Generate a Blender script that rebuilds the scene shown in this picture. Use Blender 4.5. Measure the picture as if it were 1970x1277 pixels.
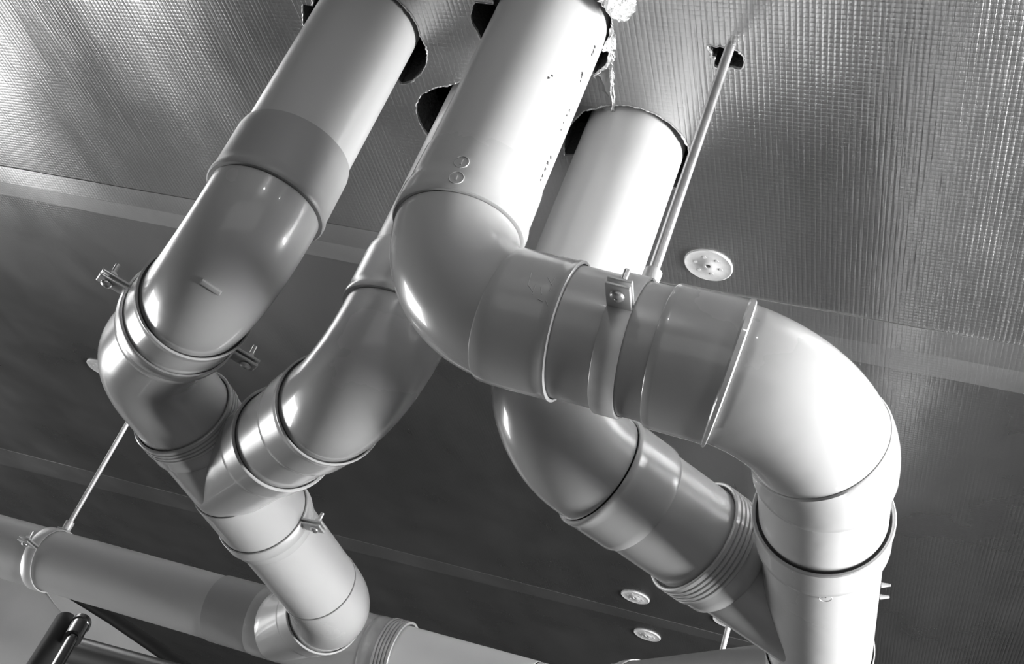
import bpy, bmesh, math, random
from mathutils import Vector, Matrix
from mathutils.geometry import delaunay_2d_cdt
random.seed(7)
scene = bpy.context.scene
for o in list(bpy.data.objects): bpy.data.objects.remove(o)
COL = scene.collection

# ------------------------------------------------------------------ camera
F = 2300.0; CX, CY = 985.0, 638.5
CAMZ = 1.60
H = 0.84                       # ceiling above the lens
def _n(v): v = Vector(v); return v.normalized()
zw = _n((.325, -.804, .498))   # world axes written in (right, down, forward)
yw = Vector((585, 1662, 2300)); yw -= yw.dot(zw)*zw; yw.normalize()
xw = yw.cross(zw)
def to_world(v): return Vector((xw.dot(v), yw.dot(v), zw.dot(v)))
right, down, fwd = to_world(Vector((1,0,0))), to_world(Vector((0,1,0))), to_world(Vector((0,0,1)))
cam = bpy.data.objects.new('camera', bpy.data.cameras.new('camera')); COL.objects.link(cam)
m = Matrix.Identity(4)
for i in range(3):
    m[i][0] = right[i]; m[i][1] = -down[i]; m[i][2] = -fwd[i]
m[2][3] = CAMZ
cam.matrix_world = m
cam.data.sensor_width = 36; cam.data.lens = F/1970*36; cam.data.clip_start = .02
scene.camera = cam

# ------------------------------------------------------------------ light
EXPOSURE = 0.0
w = bpy.data.worlds.new('world'); scene.world = w; w.use_nodes = True
wn = w.node_tree.nodes; wl = w.node_tree.links
bg = wn['Background']; bg.inputs[0].default_value = (1,1,1,1); bg.inputs[1].default_value = 0.02
def area(name, loc, target, sx, sy, power, spread=180):
    l = bpy.data.lights.new(name, 'AREA'); l.shape = 'RECTANGLE'; l.size = sx; l.size_y = sy
    l.energy = power; l.spread = math.radians(spread)
    o = bpy.data.objects.new(name, l); COL.objects.link(o); o.location = loc
    o.rotation_euler = (Vector(target)-Vector(loc)).to_track_quat('-Z', 'Y').to_euler()
    return o
area('daylight_right', (2.3, 1.4, 1.93), (-.3, 1.0, 2.06), 1.2, .62, 330)
area('daylight_left', (-3.7, 1.75, 1.3), (-.7, 1.0, 2.1), 1.1, 1.1, 78)
area('fill_behind', (1.0, -4.4, 1.2), (-.3, 1.0, 2.1), 6.0, 2.6, 28)  # added soft fill from behind the camera for the pipe fronts
def lamp(loc, r, p):
    l = bpy.data.lights.new('glint_lamp', 'POINT'); l.energy = p; l.shadow_soft_size = r
    o = bpy.data.objects.new('glint_lamp', l); COL.objects.link(o); o.location = loc
lamp((-.336, .132, 2.387), .011, 1.3)  # unseen tiny lamps, placed for the two glints on the left elbow
lamp((-.036, .383, 2.381), .008, .30)
vs = scene.view_settings
scene.display_settings.display_device = 'sRGB'
vs.view_transform = 'Standard'; vs.look = 'None'; vs.exposure = EXPOSURE; vs.gamma = 1; vs.use_curve_mapping = False

# ------------------------------------------------------------------ points
def W(x, y, h): return Vector((x, y, h + CAMZ))
def P(px, py, h):              # where the sight line of a pixel meets a level plane
    r = to_world(Vector(((px-CX)/F, (py-CY)/F, 1)))
    r *= h/r.z; return Vector((r.x, r.y, r.z + CAMZ))

# ------------------------------------------------------------------ materials
def mat(name, col, rough=.4, metal=0., bump=None, noise=0., scale=30, spec=.5, coat=0.):
    mt = bpy.data.materials.new(name); mt.use_nodes = True
    n = mt.node_tree.nodes; l = mt.node_tree.links; b = n['Principled BSDF']
    b.inputs['Base Color'].default_value = (col, col, col, 1)
    b.inputs['Roughness'].default_value = rough; b.inputs['Metallic'].default_value = metal
    b.inputs['Specular IOR Level'].default_value = spec
    b.inputs['Coat Weight'].default_value = coat; b.inputs['Coat Roughness'].default_value = .05
    tc = n.new('ShaderNodeNewGeometry')
    if noise:
        t = n.new('ShaderNodeTexNoise'); t.inputs['Scale'].default_value = scale; t.inputs['Detail'].default_value = 5
        l.new(tc.outputs['Position'], t.inputs['Vector'])
        r = n.new('ShaderNodeMapRange'); r.inputs[1].default_value = .3; r.inputs[2].default_value = .7
        r.inputs[3].default_value = col*(1-noise); r.inputs[4].default_value = col*(1+noise)
        l.new(t.outputs['Fac'], r.inputs[0]); c = n.new('ShaderNodeCombineColor')
        for k in range(3): l.new(r.outputs[0], c.inputs[k])
        l.new(c.outputs[0], b.inputs['Base Color'])
        r2 = n.new('ShaderNodeMapRange'); r2.inputs[3].default_value = rough*.95; r2.inputs[4].default_value = rough*1.06
        l.new(t.outputs['Fac'], r2.inputs[0]); l.new(r2.outputs[0], b.inputs['Roughness'])
    if bump:
        t = n.new('ShaderNodeTexNoise'); t.inputs['Scale'].default_value = bump[0]; t.inputs['Detail'].default_value = 3
        l.new(tc.outputs['Position'], t.inputs['Vector'])
        bp = n.new('ShaderNodeBump'); bp.inputs['Strength'].default_value = bump[1]; bp.inputs['Distance'].default_value = bump[2]
        l.new(t.outputs['Fac'], bp.inputs['Height']); l.new(bp.outputs[0], b.inputs['Normal'])
    return mt
M_PVC = mat('grey_plastic_pipe', .45, .32, noise=.025, scale=6, bump=(14, .25, .004), coat=.15)
M_LIT = mat('lit_plastic_pipe', .80, .33, noise=.025, scale=6, bump=(14, .25, .004), coat=.15)  # lighter copy of the pipe plastic, falling light painted into its colour
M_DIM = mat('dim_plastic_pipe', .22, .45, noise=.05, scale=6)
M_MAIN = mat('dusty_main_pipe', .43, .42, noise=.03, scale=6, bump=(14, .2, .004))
M_FIT = mat('grey_plastic_fitting', .44, .27, noise=.025, scale=6, bump=(11, .3, .004), coat=.5)
M_DARKFIT = mat('dull_plastic_collar', .31, .4, noise=.03, scale=6, bump=(14, .2, .004))
M_RUB = mat('rubber_seal', .03, .6)
M_STEEL = mat('galvanised_steel', .62, .33, metal=.85, noise=.12, scale=60)
M_BAND = mat('galvanised_band', .55, .42, metal=.35, noise=.08, scale=40)
M_DARKSTEEL = mat('dark_steel', .28, .3, metal=.9)
M_CHROME = mat('blackened_chrome', .25, .14, metal=1.)
M_BLACK = mat('black_paint', .015, .6, spec=.2)
M_DISC = mat('pale_plastic_washer', .50, .5, noise=.12, scale=90)
M_SLAB = mat('concrete', .06, .9, noise=.3, scale=9)
M_WOOL = mat('insulation_core', .05, .95, bump=(160, 1., .004))
M_INK = mat('black_ink', .04, .6)
M_DUCT = mat('grey_sheet_metal', .42, .55, metal=.2, noise=.08, scale=8)
M_EDGE = mat('torn_foil_edge', .6, .4, metal=.6, bump=(200, 1., .003))

SAG = .012
def foil(name, base, rough, amp=1., metal=.95):
    mt = bpy.data.materials.new(name); mt.use_nodes = True
    n = mt.node_tree.nodes; l = mt.node_tree.links; b = n['Principled BSDF']
    b.inputs['Base Color'].default_value = (base, base, base, 1)
    b.inputs['Metallic'].default_value = metal
    g = n.new('ShaderNodeNewGeometry'); sp = n.new('ShaderNodeSeparateXYZ'); l.new(g.outputs['Position'], sp.inputs[0])
    def math_(op, a, bb=None, c=None):
        q = n.new('ShaderNodeMath'); q.operation = op
        for i, v in enumerate((a, bb, c)):
            if v is None: continue
            if isinstance(v, (int, float)): q.inputs[i].default_value = v
            else: l.new(v, q.inputs[i])
        return q.outputs[0]
    def noise(vec, sc, det=3, stretch=None):
        mp = n.new('ShaderNodeMapping'); l.new(vec, mp.inputs[0])
        if stretch: mp.inputs['Scale'].default_value = stretch
        t = n.new('ShaderNodeTexNoise'); t.inputs['Scale'].default_value = sc; t.inputs['Detail'].default_value = det
        l.new(mp.outputs[0], t.inputs['Vector']); return t.outputs['Fac']
    pos = g.outputs['Position']
    warp = math_('MULTIPLY', math_('SUBTRACT', noise(pos, 9, 2), .5), .0009)
    pitch = 2*math.pi/.0055
    xs = math_('ADD', sp.outputs[0], warp); ys = math_('ADD', sp.outputs[1], warp)
    tx = math_('POWER', math_('ABSOLUTE', math_('SINE', math_('MULTIPLY', xs, pitch/2))), .5)
    ty = math_('POWER', math_('ABSOLUTE', math_('SINE', math_('MULTIPLY', ys, pitch/2))), .5)
    breakup = noise(pos, 60, 2, (1, .12, 1))
    zone = n.new('ShaderNodeMapRange'); zone.inputs[1].default_value = .35; zone.inputs[2].default_value = .65
    l.new(noise(pos, 3.0, 2), zone.inputs[0])
    rib = math_('MULTIPLY', math_('MULTIPLY', tx, breakup), math_('ADD', math_('MULTIPLY', zone.outputs[0], 1.0), .7))
    cross = math_('MULTIPLY', ty, .5)
    wav = math_('MULTIPLY', noise(pos, 520, 3, (1, .04, 1)), .85)
    crk = math_('MULTIPLY', noise(pos, 160, 4), .35)
    hgt = math_('ADD', math_('ADD', rib, cross), math_('ADD', wav, crk))
    bp = n.new('ShaderNodeBump'); bp.inputs['Strength'].default_value = .55*amp; bp.inputs['Distance'].default_value = .0011
    l.new(hgt, bp.inputs['Height'])
    b2 = n.new('ShaderNodeBump'); b2.inputs['Strength'].default_value = 1; b2.inputs['Distance'].default_value = 1
    near = n.new('ShaderNodeMapRange'); near.interpolation_type = 'SMOOTHSTEP'
    near.inputs[1].default_value = 1.15; near.inputs[2].default_value = 1.3; near.inputs[3].default_value = 1; near.inputs[4].default_value = .35
    l.new(sp.outputs[1], near.inputs[0])
    side = n.new('ShaderNodeMapRange'); side.interpolation_type = 'SMOOTHSTEP'
    side.inputs[1].default_value = -.30; side.inputs[2].default_value = .02; side.inputs[3].default_value = .42; side.inputs[4].default_value = 1.1
    l.new(sp.outputs[0], side.inputs[0])
    hgt = math_('MULTIPLY', math_('MULTIPLY', hgt, near.outputs[0]), side.outputs[0]); l.new(hgt, bp.inputs['Height'])
    wave = math_('MULTIPLY', math_('MULTIPLY', math_('SINE', math_('MULTIPLY', math_('SUBTRACT', sp.outputs[0], .20), 2*math.pi/.37)), SAG), math_('MULTIPLY', near.outputs[0], side.outputs[0]))
    l.new(math_('ADD', math_('MULTIPLY', noise(pos, 4.5, 2, (1, .45, 1)), .011*amp), wave), b2.inputs['Height']); l.new(b2.outputs[0], bp.inputs['Normal'])
    l.new(bp.outputs[0], b.inputs['Normal'])
    rr = n.new('ShaderNodeMapRange'); rr.inputs[3].default_value = rough*.8; rr.inputs[4].default_value = rough*1.25
    l.new(noise(pos, 8, 4), rr.inputs[0]); l.new(math_('MULTIPLY', rr.outputs[0], math_('ADD', math_('MULTIPLY', near.outputs[0], .15), .88)), b.inputs['Roughness'])
    return mt
M_FOIL = foil('reinforced_foil', .50, .30)
M_TAPE = foil('foil_tape_surface', .56, .34, .5)
M_TAPE2 = foil('foil_tape_lower', .66, .38, .5)

# ------------------------------------------------------------------ object helpers
def thing(name, label, cat, loc, group=None):
    o = bpy.data.objects.new(name, None); COL.objects.link(o); o.location = loc
    o.empty_display_size = .03
    o['label'] = label; o['category'] = cat
    if group: o['group'] = group
    return o
def world_loc(o):
    v = Vector(o.location)
    return v + world_loc(o.parent) if o.parent else v
def link(name, bm, m, parent=None, loc=None, smooth=40, label=None):
    """bm is in world coordinates; the object's origin goes to loc (or its parent's origin)"""
    org = world_loc(parent) if parent else Vector(loc or (0,0,0))
    bmesh.ops.translate(bm, vec=-org, verts=bm.verts)
    bmesh.ops.recalc_face_normals(bm, faces=bm.faces)
    me = bpy.data.meshes.new(name); bm.to_mesh(me); bm.free()
    for p in me.polygons: p.use_smooth = True
    me.set_sharp_from_angle(angle=math.radians(smooth))
    me.materials.append(m)
    o = bpy.data.objects.new(name, me); COL.objects.link(o)
    if parent: o.parent = parent
    else: o.location = org
    if label: o['label'] = label
    return o

class Path:
    """centre line: straight runs joined by round bends"""
    def __init__(self, pts, radii):
        pts = [Vector(p) for p in pts]; self.s = [0.]; self.p = [pts[0]]
        def add(q):
            d = (q-self.p[-1]).length
            if d > 1e-6: self.s.append(self.s[-1]+d); self.p.append(q)
        for i in range(1, len(pts)-1):
            a, b, c = pts[i-1], pts[i], pts[i+1]
            u = (a-b).normalized(); v = (c-b).normalized()
            th = math.pi - u.angle(v); R = radii[i-1]; t = R*math.tan(th/2)
            ctr = b + (u+v).normalized()*(R/math.cos(th/2))
            s0 = b+u*t; s1 = b+v*t
            e0 = (s0-ctr); e1 = (s1-ctr); add(s0)
            N = 28
            for k in range(1, N+1):
                f = k/N
                add(ctr + (e0*math.sin((1-f)*th) + e1*math.sin(f*th))/math.sin(th))
        add(pts[-1]); self.L = self.s[-1]
    def at(self, s):
        P_, S = self.p, self.s
        if s <= 0: d = (P_[1]-P_[0]).normalized(); return P_[0]+d*s, d
        for i in range(len(S)-1):
            if S[i+1] >= s:
                d = P_[i+1]-P_[i]; f = (s-S[i])/(S[i+1]-S[i]); return P_[i]+d*f, self._tan(s)
        d = (P_[-1]-P_[-2]).normalized(); return P_[-1]+d*(s-self.L), d
    def _tan(self, s):
        e = .0035
        def raw(x):
            P_, S = self.p, self.s
            if x <= 0: return P_[0]+(P_[1]-P_[0]).normalized()*x
            for i in range(len(S)-1):
                if S[i+1] >= x: return P_[i].lerp(P_[i+1], (x-S[i])/(S[i+1]-S[i]))
            return P_[-1]+(P_[-1]-P_[-2]).normalized()*(x-self.L)
        return (raw(s+e)-raw(s-e)).normalized()
    def near(self, q):
        q = Vector(q); best = (1e9, 0)
        for k in range(0, 2001):
            s = self.L*k/2000
            P_, S = self.p, self.s
            i = min(max(next((j for j in range(len(S)-1) if S[j+1] >= s), len(S)-2), 0), len(S)-2)
            d = (P_[i].lerp(P_[i+1], (s-S[i])/(S[i+1]-S[i]))-q).length
            if d < best[0]: best = (d, s)
        return best[1]

def sweep(bm, path, prof, seg=72, closed=True, step=.006):
    """prof: list of (s, r).  A ring per station; bends are densified.  closed joins the last ring to the first."""
    st = []
    for i, (s, r) in enumerate(prof):
        if i and abs(s-prof[i-1][0]) > step*1.5:
            s0, r0 = prof[i-1]; n = int(abs(s-s0)/step)
            for k in range(1, n): st.append((s0+(s-s0)*k/n, r0+(r-r0)*k/n))
        st.append((s, r))
    rings = []
    ref = Vector((.31, .17, .93)); order = sorted(set(round(s, 7) for s, r in st))
    frames = {}; _, d0 = path.at(order[0]); u = (ref-d0*ref.dot(d0)).normalized()
    for s in order:
        p, d = path.at(s); u = (u-d*u.dot(d)).normalized(); frames[s] = (p, u.copy(), d.cross(u).normalized())
    for s, r in st:
        p, u, v = frames[round(s, 7)]
        rings.append([bm.verts.new(p+(u*math.cos(a)+v*math.sin(a))*r) for a in [2*math.pi*k/seg for k in range(seg)]])
    if closed: rings.append(rings[0])
    for a, b in zip(rings, rings[1:]):
        for k in range(seg): bm.faces.new((a[k], a[(k+1)%seg], b[(k+1)%seg], b[k]))
    return bm
def rod_bm(a, b, r, seg=24, bm=None, cap=True, r2=None):
    bm = bm or bmesh.new(); a = Vector(a); b = Vector(b); d = (b-a).normalized()
    u = d.orthogonal().normalized(); v = d.cross(u); rs = []
    for p, rr in ((a, r), (b, r2 or r)):
        rs.append([bm.verts.new(p+(u*math.cos(2*math.pi*k/seg)+v*math.sin(2*math.pi*k/seg))*rr) for k in range(seg)])
    for k in range(seg): bm.faces.new((rs[0][k], rs[0][(k+1)%seg], rs[1][(k+1)%seg], rs[1][k]))
    if cap: bm.faces.new(rs[0][::-1]); bm.faces.new(rs[1])
    return bm
def box_bm(c, ax, ay, az, hx, hy, hz, bev=0, bm=None):
    bm2 = bmesh.new(); bmesh.ops.create_cube(bm2, size=2)
    if bev: pass
    mtx = Matrix((( ax.x*hx, ay.x*hy, az.x*hz, c.x), (ax.y*hx, ay.y*hy, az.y*hz, c.y), (ax.z*hx, ay.z*hy, az.z*hz, c.z), (0,0,0,1)))
    bmesh.ops.transform(bm2, matrix=mtx, verts=bm2.verts)
    if bev: bmesh.ops.bevel(bm2, geom=bm2.edges[:], offset=bev, segments=3, affect='EDGES', profile=.5)
    if bm:
        me = bpy.data.meshes.new('t'); bm2.to_mesh(me); bm2.free(); bm.from_mesh(me); bpy.data.meshes.remove(me); return bm
    return bm2

RP = .055      # pipe outside radius
T = .0032      # wall
def tube(path, s0, s1, r=RP, t=T, seg=72):
    return sweep(bmesh.new(), path, [(s0, r-t), (s1, r-t), (s1, r-.0008), (s1-.0008, r), (s0+.0008, r), (s0, r-.0008)], seg)
def pipe_thing(label, path, s0, s1, group=None, r=RP, m=None):
    loc = path.at(s1)[0]
    o = link('drain_pipe', tube(path, s0, s1, r), m or M_PVC, loc=loc)
    o['label'] = label; o['category'] = 'pipe'
    if group: o['group'] = group
    return o

# socket profiles. s increases towards the inside of the fitting when dirn=+1
def socket(path, mouth, depth, dirn, r=RP, ro=.0590, lip=.0012, lipw=.005, back=True, ribs=0):
    """open mouth at 'mouth', runs 'depth' inwards along dirn; lip bead at the mouth; ribs: grooved collar"""
    g = r+.0006; e = dirn
    pr = [(mouth+e*.004, g+.0016), (mouth+e*.0005, g+.0022), (mouth, g+.003), (mouth, ro+lip-.0010), (mouth+e*.0009, ro+lip)]
    if ribs:
        s = mouth+e*.002
        for k in range(ribs):
            pr += [(s, ro+lip), (s+e*.0030, ro+lip), (s+e*.0037, ro+lip-.0022), (s+e*.0047, ro+lip-.0022), (s+e*.0054, ro+lip)]
            s += e*.0054
        pr += [(s+e*.003, ro+lip), (s+e*.0048, ro)]
    else:
        pr += [(mouth+e*lipw, ro+lip), (mouth+e*(lipw+.0012), ro)]
    end = mouth+e*depth
    pr += [(end-e*.004, ro), (end, max(r+.0012, ro-.0030))]
    return pr
def fitting(name, label, cat, path, sections, group=None, extra=None):
    """sections: list of (part_name, material, profile list)."""
    mid = sections[0][2][0][0]
    root = thing(name, label, cat, path.at(mid)[0], group)
    for nm, m_, prof in sections:
        link(nm, sweep(bmesh.new(), path, prof), m_, root)
    return root
def seal(root, path, s, dirn, r=RP):
    link('rubber_seal', sweep(bmesh.new(), path, [(s+dirn*.0022, r+.0004), (s+dirn*.0022, r+.0028), (s+dirn*.0036, r+.0028), (s+dirn*.0036, r+.0004)], 72), M_RUB, root)
def body(s0, s1, r, ri=None, cap=None):
    ri = ri or RP-T-.001
    return [(s0, ri), (s1, ri), (s1, r-.0006), (s1-.0006, r), (s0+.0006, r), (s0, r-.0006)]

# ------------------------------------------------------------------ ceiling with torn holes
CZ = CAMZ+H
def ragged(center, rmin, traced, jitter=.0012, n=150, rdef=.064):
    """polar outline round centre; traced pixel points widen it, elsewhere rdef"""
    c = Vector((center[0], center[1]))
    pts = []
    for q in traced:
        v = P(q[0], q[1], H); d = Vector((v.x, v.y))-c; pts.append((math.atan2(d.y, d.x), d.length))
    out = []
    for k in range(n):
        a = -math.pi+2*math.pi*k/n; best = None
        ps = sorted(pts); r = None
        for i in range(len(ps)):
            a0, r0 = ps[i]; a1, r1 = ps[(i+1) % len(ps)]
            da = (a1-a0) % (2*math.pi); x = (a-a0) % (2*math.pi)
            if x <= da and da < .9: r = r0+(r1-r0)*(x/da if da else 0); break
        if r is None:
            r = rdef+.003*math.sin(a*3+center[0]*40)+.002*math.sin(a*7)
        r = max(r, rmin)+random.uniform(0, jitter)
        out.append((c.x+r*math.cos(a), c.y+r*math.sin(a)))
    return out
C_P1 = (-.6343, .7875); C_P2 = (-.419, .7614); C_P3 = (-.5218, .9151); C_P4 = (-.3596, .9315)
rodp = P(1413, 115, H); C_R = (rodp.x-.012, rodp.y-.004)
holes = [
 ragged(C_P1, .0612, [(583,6),(583,30),(584,49),(590,60),(745,8),(766,20),(786,39),(802,61),(821,98),(819,122),(806,145),(786,159),(770,162)]),
 ragged(C_P2, .0612, [(917,0),(908,20),(909,47),(918,61),(926,80),(1134,0),(1146,12),(1166,30),(1176,45),(1176,61),(1164,80),(1170,100),(1174,112),(1166,122),(1142,145)]),
 ragged(C_P3, .0612, [(888,160),(861,165),(826,175),(810,185),(802,204),(803,220),(812,244),(824,262)]),
 ragged(C_P4, .0625, [(1107,232),(1126,213),(1158,208),(1203,219),(1245,230),(1273,250),(1304,275),(1322,304),(1325,327),(1319,344),(1298,366),(1088,300),(1090,262)]),
 ragged(C_R, .007, [(1378,100),(1392,93),(1410,94),(1427,106),(1432,120),(1424,133),(1408,130),(1388,122)], .001, 60, .012),
]
def ccw(poly):
    a = sum(x0*y1-x1*y0 for (x0, y0), (x1, y1) in zip(poly, poly[1:]+poly[:1])); return poly if a > 0 else poly[::-1]
def sheet(bm, outer, hs, z, skip=None):
    vs_, es = [], []
    def loop(pl):
        b = len(vs_); vs_.extend(Vector(p) for p in pl)
        es.extend((b+i, b+(i+1) % len(pl)) for i in range(len(pl)))
    loop(outer)
    for h in hs: loop(h)
    r = delaunay_2d_cdt(vs_, es, [], 0, 1e-7)
    def inside(p, poly):
        c = False; j = len(poly)-1
        for i in range(len(poly)):
            (xi, yi), (xj, yj) = poly[i], poly[j]
            if (yi > p[1]) != (yj > p[1]) and p[0] < (xj-xi)*(p[1]-yi)/(yj-yi)+xi: c = not c
            j = i
        return c
    nv = [bm.verts.new((v.x, v.y, z)) for v in r[0]]
    for f in r[2]:
        cx_ = sum((r[0][i].x for i in f))/len(f); cy_ = sum((r[0][i].y for i in f))/len(f)
        if inside((cx_, cy_), outer) and not any(inside((cx_, cy_), h) for h in hs):
            try: bm.faces.new([nv[i] for i in f])
            except ValueError: pass
outer = [(-4.5, -.6), (2.6, -.6), (2.6, 6.2), (-4.5, 6.2)]
bm = bmesh.new(); sheet(bm, outer, holes, CZ)
ceil = link('ceiling', bm, M_FOIL, loc=(0, 0, CZ)); ceil['kind'] = 'structure'
THK = .05
bm = bmesh.new()
for h in holes:
    lo = [bm.verts.new((x, y, CZ+.0004)) for x, y in h]; hi = [bm.verts.new((x+random.uniform(-.002,.002), y+random.uniform(-.002,.002), CZ+THK)) for x, y in h]
    for i in range(len(h)): j = (i+1) % len(h); bm.faces.new((lo[i], lo[j], hi[j], hi[i]))
wl_ = link('insulation_edge', bm, M_WOOL, ceil)
bm = box_bm(Vector((-.95, 2.8, CZ+.30)), Vector((1,0,0)), Vector((0,1,0)), Vector((0,0,1)), 3.55, 3.4, .04)
sl = link('trim_1', bm, M_SLAB, loc=(0, 0, CZ+.26)); sl['kind'] = 'structure'
# bright frayed lips of the cut foil
bm = bmesh.new()
for hi_, h in enumerate(holes):
    prev = None
    c = [C_P1, C_P2, C_P3, C_P4, C_R][hi_]
    n = len(h); A = []
    for i, (x, y) in enumerate(h):
        d = Vector((x-c[0], y-c[1])).normalized()
        wv = .0004+.0012*random.random()*(1 if (i//9) % 2 else .2)
        dz = -.0003-.0016*random.random()*(1 if (i//7) % 3 == 0 else .25)
        A.append((bm.verts.new((x+d.x*wv, y+d.y*wv, CZ-.0003)), bm.verts.new((x-d.x*.0006, y-d.y*.0006, CZ+dz)), bm.verts.new((x-d.x*.0002, y-d.y*.0002, CZ+.003))))
    for i in range(n):
        j = (i+1) % n
        bm.faces.new((A[i][0], A[j][0], A[j][1], A[i][1])); bm.faces.new((A[i][1], A[j][1], A[j][2], A[i][2]))
link('torn_foil_lip', bm, M_EDGE, ceil, smooth=20)

# torn foil flaps between the middle holes
def flap(pts_px, drops, name='foil_flap', m=None):
    bm = bmesh.new(); v = []
    for (px, py), d in zip(pts_px, drops):
        q = P(px, py, H-d); v.append(bm.verts.new(q))
    bm.faces.new(v)
    bmesh.ops.triangulate(bm, faces=bm.faces)
    bmesh.ops.subdivide_edges(bm, edges=bm.edges, cuts=4, use_grid_fill=True)
    rnd = random.Random(3)
    for q in bm.verts: q.co += Vector((rnd.uniform(-1,1), rnd.uniform(-1,1), rnd.uniform(-1,1)))*.0012
    r = bmesh.ops.solidify(bm, geom=bm.faces[:], thickness=.0004)
    return link(name, bm, m or M_TAPE, ceil, smooth=20)
flap([(1142,146),(1166,124),(1178,118),(1183,150),(1180,190),(1178,216),(1150,208),(1118,216),(1112,226),(1105,230),(1122,185)], [.0,.0,.0,.0,.0,.0,-.014,-.012,-.010,-.012,-.016])
flap([(1176,45),(1183,70),(1186,92),(1172,98),(1156,99),(1164,84),(1172,66)], [0,0,0,.006,.012,.008,.002], m=M_EDGE)
flap([(1166,124),(1172,98),(1178,98),(1182,112),(1174,130),(1150,142),(1142,146)], [.003,.004,.001,0,0,.003,.004], m=M_EDGE)
flap([(1172,130),(1177,130),(1180,165),(1182,214),(1176,213),(1175,168)], [.001,0,0,0,.002,.003], m=M_EDGE)

flap([(1150,2),(1172,-14),(1205,-18),(1226,-6),(1222,22),(1206,40),(1190,42),(1168,22)], [.018,.016,.006,.0,.0,.001,.008,.018], m=M_EDGE)  # foil bulge added beside the hole, tilted to catch light as glare
# foil tape along the panel joints (ceiling trims)
def strip(pts, m_, name, zoff0, zoff1, n=60, label=None, thick=.0010, wob=.0006):
    """pts: (a0,a1) upper edge ends, (b0,b1) lower edge ends on the ceiling plane"""
    (a0, a1), (b0, b1) = pts; bm = bmesh.new(); prev = None; rnd = random.Random(len(name)+int(zoff0*1e4))
    for k in range(n+1):
        f = k/n; a = a0.lerp(a1, f); b = b0.lerp(b1, f)
        w1, w2 = rnd.uniform(-wob, wob), rnd.uniform(-wob, wob)
        c = [Vector((a.x, a.y+w1, CZ-zoff0)), Vector((b.x, b.y+w2, CZ-zoff1)), Vector((b.x, b.y+w2, CZ-.0001)), Vector((a.x, a.y+w1, CZ-.0001))]
        c = [bm.verts.new(q) for q in c]
        if prev:
            for i in range(4): bm.faces.new((prev[i], prev[(i+1)%4], c[(i+1)%4], c[i]))
        else: bm.faces.new(c)
        prev = c
    bm.faces.new(prev[::-1])
    o = link(name, bm, m_, loc=(a0.x, a0.y, CZ)); 
    if label: o['label'] = label; o['category'] = 'tape'
    else: o['kind'] = 'structure'
    return o
def ext(p, q, k0, k1): return p+(p-q)*k0, q+(q-p)*k1
A0, A1 = ext(P(0,318,H), P(1970,665,H), .6, .6)
R0, R1 = ext(P(0,345,H), P(1970,711,H), .6, .6)
B0, B1 = ext(P(0,372,H), P(1970,757,H), .6, .6)
strip(((A0, A1), (R0, R1)), M_TAPE, 'foil_tape', .0010, .0034, label='silver foil tape along the nearer ceiling joint, duller upper half of the seam')
strip(((R0, R1), (B0, B1)), M_TAPE2, 'foil_tape', .0030, .0008, label='silver foil tape along the nearer ceiling joint, paler lower half of the seam')
J0, J1 = ext(P(0,862,H), P(1200,1172,H), .2, 1.2)
K0, K1 = ext(P(0,892,H), P(1200,1188,H), .2, 1.2)
strip(((J0, J1), (K0, K1)), M_TAPE, 'foil_tape', .0004, .0007, label='faint foil tape on the farther ceiling joint above the main pipe')

# insulation washers pressed on the ceiling
def washer(px, py, label, r=.0292):
    c = P(px, py, H); root = thing('insulation_washer', label, 'washer', c, 'round insulation washers on the ceiling')
    pth = Path([c, c-Vector((0,0,.1))], [])
    bm = sweep(bmesh.new(), pth, [(.0001, .0032), (.0001, r), (.0012, r), (.0020, r-.0012), (.0016, r-.004), (.0016, .009), (.0026, .0075), (.0026, .0032)], 48)
    link('plate', bm, M_DISC, root)
    bm = rod_bm(c-Vector((0,0,.0005)), c-Vector((0,0,.0018)), .0032, 20)
    link('nail_head', bm, M_DARKSTEEL, root)
    bm = bmesh.new()
    for k in range(6):
        a = k*math.pi/3+.3; q = c+Vector((math.cos(a)*.0155, math.sin(a)*.0155, -.0016)); rod_bm(q, q-Vector((0,0,.0004)), .0022, 12, bm)
    link('dimple', bm, mat('washer_dimple', .5, .6) if 'washer_dimple' not in bpy.data.materials else bpy.data.materials['washer_dimple'], root)
washer(1363, 509, 'pale round washer beside the steel hanger rod, nearest to the lens')
washer(1222, 1148, 'pale round washer under the ribbed branch pipe, upper left of the far three')
washer(1245, 1221, 'pale round washer lowest of the far three, just above the far pipe')
washer(1400, 1195, 'pale round washer partly hidden by the thin far hanger rod')
washer(194, 707, 'pale round washer peeking out left of the upper left clamp')

# ------------------------------------------------------------------ pipe runs (centre lines)
TOP = 1.12
# left: down, 45 degrees left, then away along the ribs, then into the long main
C1 = W(-.6343, .7875, .512); C2 = W(-.832, .985, .500); C3 = W(-.770, 1.545, .456)
MX = lambda x: W(x, 1.688, .448)
BR3 = MX(-.915)
pa = Path([W(C_P1[0], C_P1[1], TOP), C1, C2, C3, BR3], [.078, .10, .10])
# third pipe (hidden behind the big one) and its branch
J1_ = W(-.812, 1.205, .482)
C4 = W(-.5218, .9151, .488)
pc = Path([W(C_P3[0], C_P3[1], TOP), C4, J1_], [.082])
# right: down, along the joint, away
D1 = W(-.419, .7640, .500); D2 = W(-.0875, .7925, .487); DEND = W(-.0900, 2.05, .430)
pb = Path([W(C_P2[0], C_P2[1], TOP), D1, D2, DEND], [.082, .100])
# fourth pipe and its branch
E1_ = W(-.3596, .9315, .492)
J2_ = W(-.0880, 1.215, .473)
pd = Path([W(C_P4[0], C_P4[1], TOP), E1_, J2_], [.080])
# long main pipe
pm = Path([MX(-3.2), MX(.4)], [])
RM = .0515

def Sh(path, x, y, h): return path.near(W(x, y, h))
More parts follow.
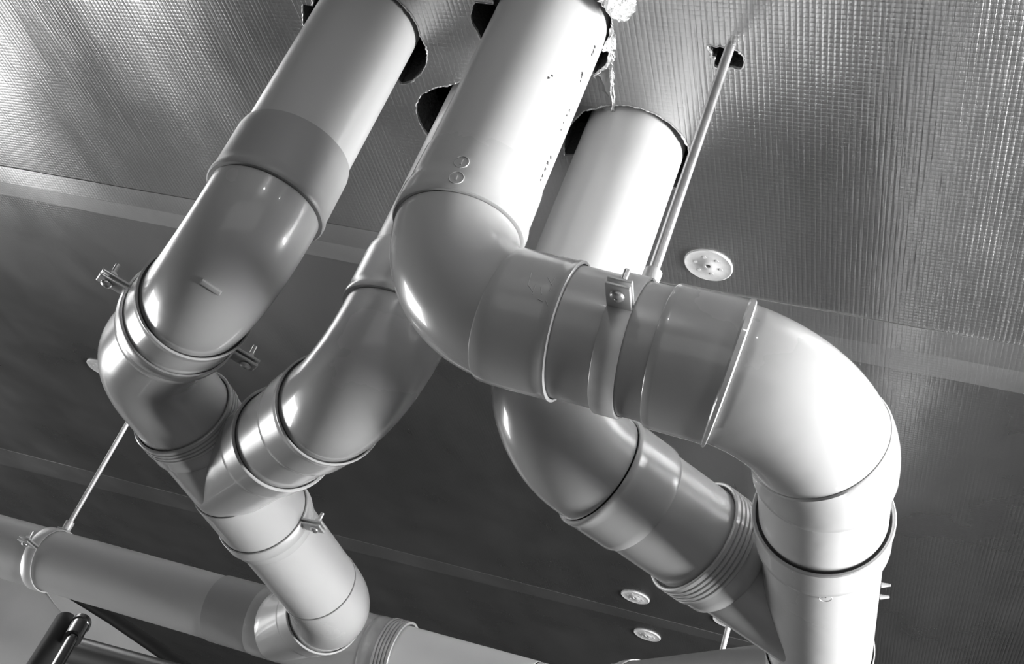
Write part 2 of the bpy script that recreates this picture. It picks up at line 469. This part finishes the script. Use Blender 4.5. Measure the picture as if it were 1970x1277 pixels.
# ---------- left run
s_ring = Sh(pa, C_P1[0], C_P1[1], .6574); s_lip = Sh(pa, C_P1[0], C_P1[1], .5888)
m2 = Sh(pa, -.700, .853, .508)
pipe_thing('grey plastic drain pipe dropping from the upper left ceiling hole', pa, 0, s_lip-.004)
e1 = fitting('pipe_elbow', 'grey elbow at the foot of the upper left pipe, two lamp glints on it', 'elbow', pa,
  [('socket', M_DARKFIT, [(s_lip, RP+.0004), (s_ring-.001, RP+.0010), (s_ring-.001, RP+.0024), (s_ring+.006, .0588), (s_lip-.009, .0592), (s_lip-.006, .0606), (s_lip-.0015, .0606), (s_lip, .0592)]),
   ('bend', M_FIT, body(s_lip, m2+.035, .0556))])
# raised bar on the elbow
def bar_on(path, s, ang_dir, r, half, parent, ax='t'):
    p, d = path.at(s); n = (ang_dir-d*ang_dir.dot(d)).normalized(); t = d.cross(n).normalized()
    a, b = p+n*r-t*half, p+n*r+t*half
    bm = box_bm((a+b)/2, t, d, n, half, .0026, .0022, .0012)
    return link('raised_bar', bm, M_FIT, parent)
camv = Vector((0, 0, CAMZ))
q = pa.at(Sh(pa, -.645, .800, .53))[0]
bar_on(pa, pa.near(q)+.012, camv-q, .0562, .0105, e1)
m3 = Sh(pa, -.8235, 1.075, .493)    # mouth of the ribbed socket
e2 = fitting('pipe_elbow', 'grey elbow turning away below the upper left steel clamp', 'elbow', pa,
  [('socket', M_FIT, socket(pa, m2, .086, 1, ro=.0592, lip=.0010, lipw=.004)),
   ('bend', M_FIT, body(m2+.080, m3+.03, .0562))])
seal(e2, pa, m2, 1)
y_end = Sh(pa, -.812, 1.215, .483); y_end2 = Sh(pa, -.801, 1.325, .474)
def wye(label, path, mouth, s_end, bpath, bmouth, ribs_main, ribs_br, r=.0565):
    root = thing('wye_fitting', label, 'pipe fitting', path.at(mouth)[0])
    bm = sweep(bmesh.new(), path, body(mouth+.040, s_end+.03, r))
    sweep(bm, bpath, [(bmouth+.040, r), (bpath.L, r), (bpath.L, r-.004), (bmouth+.040, r-.004)])
    link('body', bm, M_FIT, root)
    link('socket', sweep(bmesh.new(), path, socket(path, mouth, .045, 1, ro=.0596, lip=.0016, ribs=ribs_main)), M_FIT, root)
    link('socket', sweep(bmesh.new(), bpath, socket(bpath, bmouth, .05, 1, ro=.0592, lip=.0020, ribs=ribs_br)), M_FIT, root)
    seal(root, path, mouth, 1); seal(root, bpath, bmouth, 1)
    return root
bm4 = Sh(pc, -.676, 1.070, .486)     # branch mouth on the left wye
w1 = wye('grey forked fitting low on the left where the two left pipes join', pa, m3, y_end-.03, pc, bm4, 3, 0)
# coupling below the wye, then the last length, then the elbow into the main
cp1 = fitting('pipe_coupling', 'pale smooth coupling below the left forked fitting', 'coupling', pa,
  [('sleeve', M_FIT, [(y_end, .0570), (y_end, .0584), (y_end+.003, .0592), (y_end2-.003, .0592), (y_end2, .0584), (y_end2, .0570)])])
s_e3 = pa.near(W(-.778, 1.475, .462))
pipe_thing('pale short drain pipe between the left coupling and the main pipe', pa, y_end2-.04, s_e3-.001)
m5 = pa.near(W(-.800, 1.577, .4555))
e3 = fitting('pipe_elbow', 'pale elbow plugging into the long horizontal main pipe', 'elbow', pa,
  [('bend', M_FIT, body(s_e3, m5+.035, .0562))])
# ---------- third pipe
s3r = Sh(pc, C_P3[0], C_P3[1], .6288); s3l = Sh(pc, C_P3[0], C_P3[1], .565)
pipe_thing('grey drain pipe mostly hidden behind the widest front pipe', pc, 0, s3l-.004)
m6 = pc.near(W(-.585, .9785, .488))
e4 = fitting('pipe_elbow', 'grey scuffed elbow second from the left, curving down to the left forked fitting', 'elbow', pc,
  [('socket', M_FIT, [(s3l, RP+.0004), (s3r, RP+.0010), (s3r, RP+.0026), (s3r+.004, .0588), (s3l-.007, .0590), (s3l-.005, .0602), (s3l-.0012, .0602), (s3l, .0592)]),
   ('bend', M_FIT, body(s3l, m6+.035, .0556))])
cp2 = fitting('pipe_coupling', 'glossy grey coupling between the scuffed elbow and the left forked fitting', 'coupling', pc,
  [('sleeve', M_FIT, socket(pc, m6, .060, 1, ro=.0590, lip=.0010) ), ('spigot', M_FIT, body(m6+.056, bm4+.03, .0562))])
seal(cp2, pc, m6, 1)
# ---------- front pipe
s2r = Sh(pb, C_P2[0], C_P2[1], .635); s2l = Sh(pb, C_P2[0], C_P2[1], .5704)
p2 = pipe_thing('widest white-lit drain pipe in the middle, nearest to the lens', pb, 0, s2l-.004)
def X_(x): return pb.near(Vector((x, .764+(x+.419)/.3315*.0285, CAMZ+.5-(x+.419)/.3315*.013)))
xa, xb, xc, xd = X_(-.3515), X_(-.2936), X_(-.2153), X_(-.1612)
e5 = fitting('pipe_elbow', 'large glossy elbow under the middle pipe turning right', 'elbow', pb,
  [('socket', M_FIT, [(s2l, RP+.0004), (s2r, RP+.0008), (s2r, RP+.0014), (s2r+.004, .0566), (s2l-.026, .0572), (s2l-.020, .0590), (s2l-.0012, .0590), (s2l, .0580)]),
   ('bend', M_FIT, body(s2l, xa+.03, .0556))])
cp3 = fitting('pipe_coupling', 'grey coupling with raised lettering right of the large glossy elbow', 'coupling', pb,
  [('sleeve', M_FIT, [(xa, .0565), (xa, .0574), (xa+.0010, .0580), (xb-.005, .0580), (xb-.004, .0588), (xb-.0008, .0588), (xb, .0576), (xb, .0562)])])
pipe_thing('short grey drain pipe held by the front steel clamp', pb, xb-.02, xc+.03)
yr = pb.near(W(-.0875, .850, .485)); ys_ = pb.near(W(-.0875, .900, .484)); ym = pb.near(W(-.0877, .970, .481))
e6 = fitting('pipe_elbow', 'big bright elbow at far right turning down to the forked fitting', 'elbow', pb,
  [('socket', M_FIT, [(xd, RP+.0008), (xc, RP+.0008), (xc, .0578), (xc+.0012, .0588), (xd-.0045, .0592), (xd-.0035, .0608), (xd-.0008, .0608), (xd, .0590)]),
   ('bend', M_FIT, body(xd, yr, .0572)),
   ('collar', M_FIT, [(yr, .0560), (yr, .0578), (yr+.0012, .0590), (ys_-.003, .0590), (ys_, .0566), (ys_, .0556)])])
pipe_thing('short pale drain pipe between the big bright elbow and the right forked fitting', pb, yr+.01, ym+.03)
s_w2 = pb.near(W(-.0888, 1.262, .468)); br2 = pd.near(W(-.2150, 1.0830, .481))
w2 = wye('bright forked fitting at lower right under the big elbow', pb, ym, s_w2-.03, pd, br2, 0, 4, r=.0542)
cp4 = fitting('pipe_coupling', 'pale coupling cut by the bottom edge below the right forked fitting', 'coupling', pb,
  [('sleeve', M_FIT, socket(pb, s_w2-.01, .07, 1, r=.0528, ro=.0560, lip=.0008)), ('spigot', M_FIT, body(s_w2+.05, s_w2+.10, .0560))])
pipe_thing('far drain pipe running away below the right forked fitting', pb, s_w2+.10, pb.L)
# ---------- fourth pipe
pipe_thing('bright drain pipe dropping from the right ceiling hole behind the front run', pd, 0, pd.near(E1_+Vector((0,0,.10))))
s7 = pd.near(W(-.300, .9935, .489)); s8 = pd.near(W(-.262, 1.033, .487))
e7 = fitting('pipe_elbow', 'grey elbow behind and below the front clamp with bright speckles', 'elbow', pd,
  [('bend', M_FIT, body(pd.near(E1_+Vector((0,0,.10)))+.0005, s7, .0556)),
   ('collar', M_FIT, [(s7+.001, .0556), (s7, .0584), (s7+.0012, .0594), (s7+.006, .0594), (s7+.008, .0586), (s8-.004, .0584), (s8, .0564), (s8, .0552)])])
pipe_thing('short grey drain pipe running into the ribbed branch socket', pd, s7+.02, br2+.03)
# ---------- long main
def MS(x): return x+3.2
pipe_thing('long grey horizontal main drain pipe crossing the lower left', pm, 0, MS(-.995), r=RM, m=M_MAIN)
w3 = thing('wye_fitting', 'pale forked fitting on the long main pipe at the bottom', 'pipe fitting', pm.at(MS(-.95))[0])
link('collar', sweep(bmesh.new(), pm, [(MS(-1.035), RM+.0004), (MS(-1.035), RM+.0020), (MS(-.955), RM+.0024), (MS(-.955), RM+.0004)]), M_DARKFIT, w3)
bm = sweep(bmesh.new(), pm, [(MS(-.956), RM+.0006), (MS(-.956), RM+.0030), (MS(-.95), RM+.0036), (MS(-.752), RM+.0036), (MS(-.752), RM+.0006)])
sweep(bm, pa, [(m5+.03, .0560), (pa.L, .0560), (pa.L, .052), (m5+.03, .052)])
link('body', bm, M_FIT, w3)
link('socket', sweep(bmesh.new(), pa, socket(pa, m5, .05, 1, ro=.0590, lip=.0016)), M_FIT, w3)
seal(w3, pa, m5, 1)
link('socket', sweep(bmesh.new(), pm, socket(pm, MS(-.705), .055, -1, r=RM, ro=.0560, lip=.0022, ribs=4)), M_FIT, w3)
pipe_thing('main drain pipe, light painted in, leaving the bottom fitting to the right', pm, MS(-.73), MS(-.4965), r=RM, m=M_LIT)
pipe_thing('stub of main drain pipe past the dark joint at the bottom edge', pm, MS(-.4945), MS(-.05), r=RM-.0006, m=M_LIT)
cpm = fitting('pipe_coupling', 'narrow dark joint ring on the right length of the main pipe', 'coupling', pm, [('sleeve', M_RUB, [(MS(-.4962), RM-.004), (MS(-.4962), RM-.0008), (MS(-.4948), RM-.0008), (MS(-.4948), RM-.004)])])
# ---------- far pipe at the bottom right
f0, f1 = P(1180, 1338, .60), P(1560, 1303, .60)
pf = Path([f0, f1], [])
pipe_thing('dim far drain pipe under the thin rod at the bottom edge', pf, 0, pf.L, m=M_DIM)

# ------------------------------------------------------------------ clamps
def clamp(label, path, s, r, halfw=.0105, rod_top=True, boss=True, rodr=.0045, up=Vector((0,0,1)), rodlabel=None, lugs=(1,-1), steel=None, rodm=None, nutm=None):
    c, d = path.at(s); up = (up-d*up.dot(d)).normalized(); side = d.cross(up).normalized()
    root = thing('pipe_clamp', label, 'clamp', c)
    steel = steel or M_BAND
    R0_, R1_ = r+.0007, r+.0030
    gap = math.asin(.0035/R1_)
    for sgn in (1, -1):
        bm = bmesh.new(); N = 44; rows = []
        for k in range(N+1):
            a = gap+(math.pi-2*gap)*k/N
            o_ = side*math.cos(a)+up*(sgn*math.sin(a)); row = []
            for (rr, ww) in ((R0_, -halfw), (R1_-.0004, -halfw), (R1_, -halfw+.0005), (R1_, halfw-.0005), (R1_-.0004, halfw), (R0_, halfw)):
                row.append(bm.verts.new(c+o_*rr+d*ww))
            rows.append(row)
        for a, b in zip(rows, rows[1:]):
            for k in range(6): bm.faces.new((a[k], a[(k+1) % 6], b[(k+1) % 6], b[k]))
        bm.faces.new(rows[0]); bm.faces.new(rows[-1][::-1])
        for sd in (1, -1):
            lc = c+side*sd*(R1_+.0125)+up*sgn*.0027
            box_bm(lc, side, d, up, .0155, halfw, .0015, .0010, bm)
        link('band', bm, steel, root)
    for sd in (1, -1):
        q = c+side*sd*(R1_+.0175)
        sc = link('screw', rod_bm(q-up*.0055, q+up*.0190, .0026, 20), nutm or M_STEEL, root)
        bm = bmesh.new(); pth = Path([q-up*.0052, q-up*.02], [])
        sweep(bm, pth, [(0, .0005), (0, .0058), (.0012, .0058), (.0028, .0046), (.0036, .0026), (.0038, .0014), (.0030, .0012), (.0030, .0005)], 28)
        link('screw_head', bm, nutm or M_STEEL, sc)
        bm = rod_bm(q+up*.0050, q+up*.0085, .0050, 6); link('nut', bm, nutm or M_STEEL, sc)
    if boss:
        b0 = c+up*(R1_-.0005); b1 = b0+up*.019
        bm = rod_bm(b0, b1, .0078, 28); box_bm(b0+up*.0012, side, d, up, .011, halfw, .0016, .001, bm)
        link('rod_socket', bm, steel, root)
        if rodlabel:
            top = Vector((b1.x, b1.y, CZ+.255))
            bm = rod_bm(b1+up*.0004, top, rodr, 24)
            o = link('hanger_rod', bm, rodm or M_STEEL, loc=b1); o['label'] = rodlabel; o['category'] = 'rod'
    return root
clamp('front steel clamp with domed screw gripping the short middle pipe', pb, X_(-.2475), RP, rodlabel='long bright steel hanger rod running up to the small ceiling hole', halfw=.0100, rodr=.0047)
clamp('steel clamp round the upper left elbow socket, a screw lug on either side', pa, m2+.056, .0594, halfw=.0085, boss=True, steel=M_STEEL)
clamp('steel clamp with one lug showing on the pale left coupling', pa, y_end2-.024, .0594, halfw=.0085, boss=True)
clamp('thin steel clamp with a white socket on the long main pipe at far left', pm, MS(-1.385), RM, halfw=.0105, rodlabel='thin pale hanger rod at lower left above the main pipe', rodr=.0042, rodm=M_BAND)
clamp('clamp topped by a white arc on the dim far pipe at the bottom edge', pf, pf.near(P(1225, 1338, .60)), RP, halfw=.012, boss=False)
rb = P(1375, 1262, .655)
o = link('hanger_rod', rod_bm(pf.at(pf.near(P(1375, 1322, .60)))[0]+Vector((0,0,.0552)), pf.at(pf.near(P(1375, 1322, .60)))[0]+Vector((0,0,.30+.15)), .0045), M_BAND, loc=rb)
o['label'] = 'short pale hanger rod behind the ribbed branch at the bottom'; o['category'] = 'rod'

# ------------------------------------------------------------------ moulded marks and print
def ring_mark(path, s, ang_vec, r, rad, parent, name='moulded_mark', arrow=False):
    p, d = path.at(s); n = (ang_vec-d*ang_vec.dot(d)).normalized(); t = d.cross(n).normalized()
    bm = bmesh.new(); N = 28; K = 8; rows = []
    for k in range(N):
        a = 2*math.pi*k/N; off = t*math.cos(a)+d*math.sin(a); row = []
        tt = rad*math.cos(a); z = math.sqrt(max(r*r-tt*tt, 0))
        c = p+n*z+t*tt+d*rad*math.sin(a)
        for j in range(K):
            b = 2*math.pi*j/K; row.append(bm.verts.new(c+off*math.cos(b)*.0005+n*math.sin(b)*.0005))
        rows.append(row)
    for i in range(N):
        a, b = rows[i], rows[(i+1) % N]
        for j in range(K): bm.faces.new((a[j], a[(j+1) % K], b[(j+1) % K], b[j]))
    c = p+n*r
    box_bm(c, t, d, n, .0006, rad*.45, .0006, 0, bm)
    return link(name, bm, M_FIT, parent)
def facing(path, px, py, r, s0=0, s1=None, n=400):
    """station and outward direction of the surface point seen at a pixel"""
    ray = to_world(Vector(((px-CX)/F, (py-CY)/F, 1))).normalized(); best = None
    s1 = s1 or path.L
    for k in range(4*n+1):
        s = s0+(s1-s0)*k/(4*n); c, d = path.at(s); c = c-camv
        # first hit of the ray with a disc-normal cylinder slice
        t = c.dot(d)/ray.dot(d) if abs(ray.dot(d)) > 1e-4 else None
        if t is None or t < 0: continue
        q = ray*t-c; e = abs(q.length-r)
        if q.dot(ray) < 0 and (best is None or e < best[0]): best = (e, s, q)
    return best[1], best[2]
for i, (x, y) in enumerate(((888, 312), (878, 342))):
    rr_ = (.0572, .0590)[i]; s, v = facing(pb, x, y, rr_, 0, s2l); ring_mark(pb, s, v, rr_+.0002, .0062, e5, name='moulded_mark')
s, v = facing(pb, 1588, 1150, .0565, ym+.05, s_w2); ring_mark(pb, s, v, .0566, .0055, w2, name='moulded_mark')
# worn ink print along the front pipe
def ink(pxs, parent):
    rnd = random.Random(11)
    for (x, y, ln, wd) in pxs:
        s, v = facing(pb, x, y, RP, 0, s2l); p, d = pb.at(s); n = (v-d*v.dot(d)).normalized(); t = d.cross(n).normalized(); bm = bmesh.new()
        for k in range(3):
            a = t*rnd.uniform(-.15, .15)+d*rnd.uniform(-.2, .2)
            box_bm(p+n*(RP+.0001)+a*wd*1.4, (t*math.cos(k)+d*math.sin(k)).normalized(), (d*math.cos(k)-t*math.sin(k)).normalized(), n, ln*rnd.uniform(.45, .8), .0005, .0003, 0, bm)
        link('printed_character', bm, M_INK, parent, label='worn black printed character')
ink([(1144,90,.0022,.002),(1141,98,.0022,.002),(1138,105,.0024,.002),(1120,142,.0028,.002),(1118,148,.0020,.002),(1117,155,.0018,.002),(1095,212,.0014,.001),(1090,222,.0010,.001),(1084,236,.0010,.001),(1079,250,.0008,.001),(1059,302,.0026,.002),(1053,314,.0030,.002),(1049,325,.0024,.002),(1043,338,.0018,.002),(1040,347,.0020,.002),(1036,358,.0022,.002),(1056,150,.0016,.002),(1062,146,.0012,.001)], p2)
# faint moulded glyphs on the coupling
bm = bmesh.new()
for (x0, y0, x1, y1) in [(1022,524,1016,548),(1016,548,1026,562),(1030,548,1024,566),(1040,552,1042,566),(1054,534,1062,548),(1068,534,1060,548),(1062,548,1058,560),(1084,538,1070,580),(1034,574,1044,580),(1050,578,1054,588)]:
    s, v = facing(pb, x0, y0, .0580, xa, xb); sb, vb = facing(pb, x1, y1, .0580, xa, xb)
    a = pb.at(s)[0]+v.normalized()*.0581; b = pb.at(sb)[0]+vb.normalized()*.0581
    rod_bm(a, b, .00035, 8, bm)
link('moulded_lettering', bm, M_FIT, cp3)
# two little moulded pips on the right wye
for (x, y, y2) in ((-.0875, 1.105, 0), (-.0875, 1.133, 0)):
    c = W(x, y, .476); q = c+Vector((.0535, 0, .008)); link('moulded_pip', rod_bm(q, q+Vector((.0085, 0, .002)), .0026, 12, r2=.0012), M_FIT, w2)

# ------------------------------------------------------------------ lower left: duct, dark cable, chrome fitting
def quadbox(corners, thick, name, m_, label, cat, bev=.004):
    bm = bmesh.new(); v = [bm.verts.new(c) for c in corners]; bm.faces.new(v)
    n = (corners[1]-corners[0]).cross(corners[2]-corners[0]).normalized()
    if n.dot(corners[0]-camv) < 0: n = -n
    r = bmesh.ops.extrude_face_region(bm, geom=bm.faces[:])
    bmesh.ops.translate(bm, vec=n*thick, verts=[g for g in r['geom'] if isinstance(g, bmesh.types.BMVert)])
    if bev: bmesh.ops.bevel(bm, geom=bm.edges[:], offset=bev, segments=3, affect='EDGES')
    o = link(name, bm, m_, loc=corners[0]); o['label'] = label; o['category'] = cat; return o
def D(px, py, z):              # point at a given depth
    return to_world(Vector(((px-CX)/F*z, (py-CY)/F*z, z)))+camv
quadbox([D(-260,960,2.42), D(64,1112,2.32), D(139,1198,2.24), D(170,1420,2.1), D(-330,1420,2.1)], .04, 'sheet_duct', M_DUCT, 'grey sheet metal duct corner at the lower left edge', 'duct')
quadbox([D(66,1112,2.44), D(160,1130,2.42), D(400,1330,2.3), D(300,1345,2.3), D(136,1212,2.38)], .03, 'metal_strut', M_DUCT, 'pale grey diagonal strut below the main pipe at lower left', 'strut')
pk = Path([D(128,1135,2.30), D(215,1188,2.24), D(300,1245,2.18), D(440,1345,2.1)], [.6, .6])
o = link('black_cable', sweep(bmesh.new(), pk, [(0, .001), (0, .011), (pk.L, .013), (pk.L, .001)], 24), M_BLACK, loc=pk.p[0])
o['label'] = 'black cable slanting down beside the pale strut'; o['category'] = 'cable'
pg = Path([D(158,1195,1.80), D(120,1262,1.70), D(70,1350,1.6)], [.6])
tr = thing('metal_tube', 'shiny dark metal tube with stepped cap at lower left', 'tube', pg.p[0])
link('cap', sweep(bmesh.new(), pg, [(0, .001), (0, .0120), (.002, .0145), (.012, .0150), (.0125, .0132), (.052, .0132), (.0530, .001)], 40), M_CHROME, tr)
link('shaft', sweep(bmesh.new(), pg, [(.054, .001), (.054, .0085), (pg.L, .0085), (pg.L, .001)], 40), M_CHROME, tr)
pg2 = Path([D(128,1194,1.84), D(92,1262,1.74), D(40,1350,1.66)], [.6])
o = link('black_form', sweep(bmesh.new(), pg2, [(0, .001), (0, .014), (.003, .017), (pg2.L, .022), (pg2.L, .001)], 32), M_BLACK, loc=pg2.p[0])  # tapered black form filling the dark band left of the tube
o['label'] = 'matt black tapered form directly left of the shiny tube'; o['category'] = 'handle'
pg3 = Path([D(140,1252,2.06), D(420,1330,1.94)], [])
o = link('dark_bar', sweep(bmesh.new(), pg3, [(0, .001), (0, .026), (pg3.L, .026), (pg3.L, .001)], 24), M_DARKSTEEL, loc=pg3.p[0])
o['label'] = 'dark round bar crossing behind the shiny tube at the bottom edge'; o['category'] = 'bar'

# ------------------------------------------------------------------ floor far below
bm = box_bm(Vector((0, 2, -.05)), Vector((1,0,0)), Vector((0,1,0)), Vector((0,0,1)), 7, 7, .05)
fl = link('floor', bm, mat('dark_floor', .035, .7, noise=.3, scale=2), loc=(0,0,0)); fl['kind'] = 'structure'
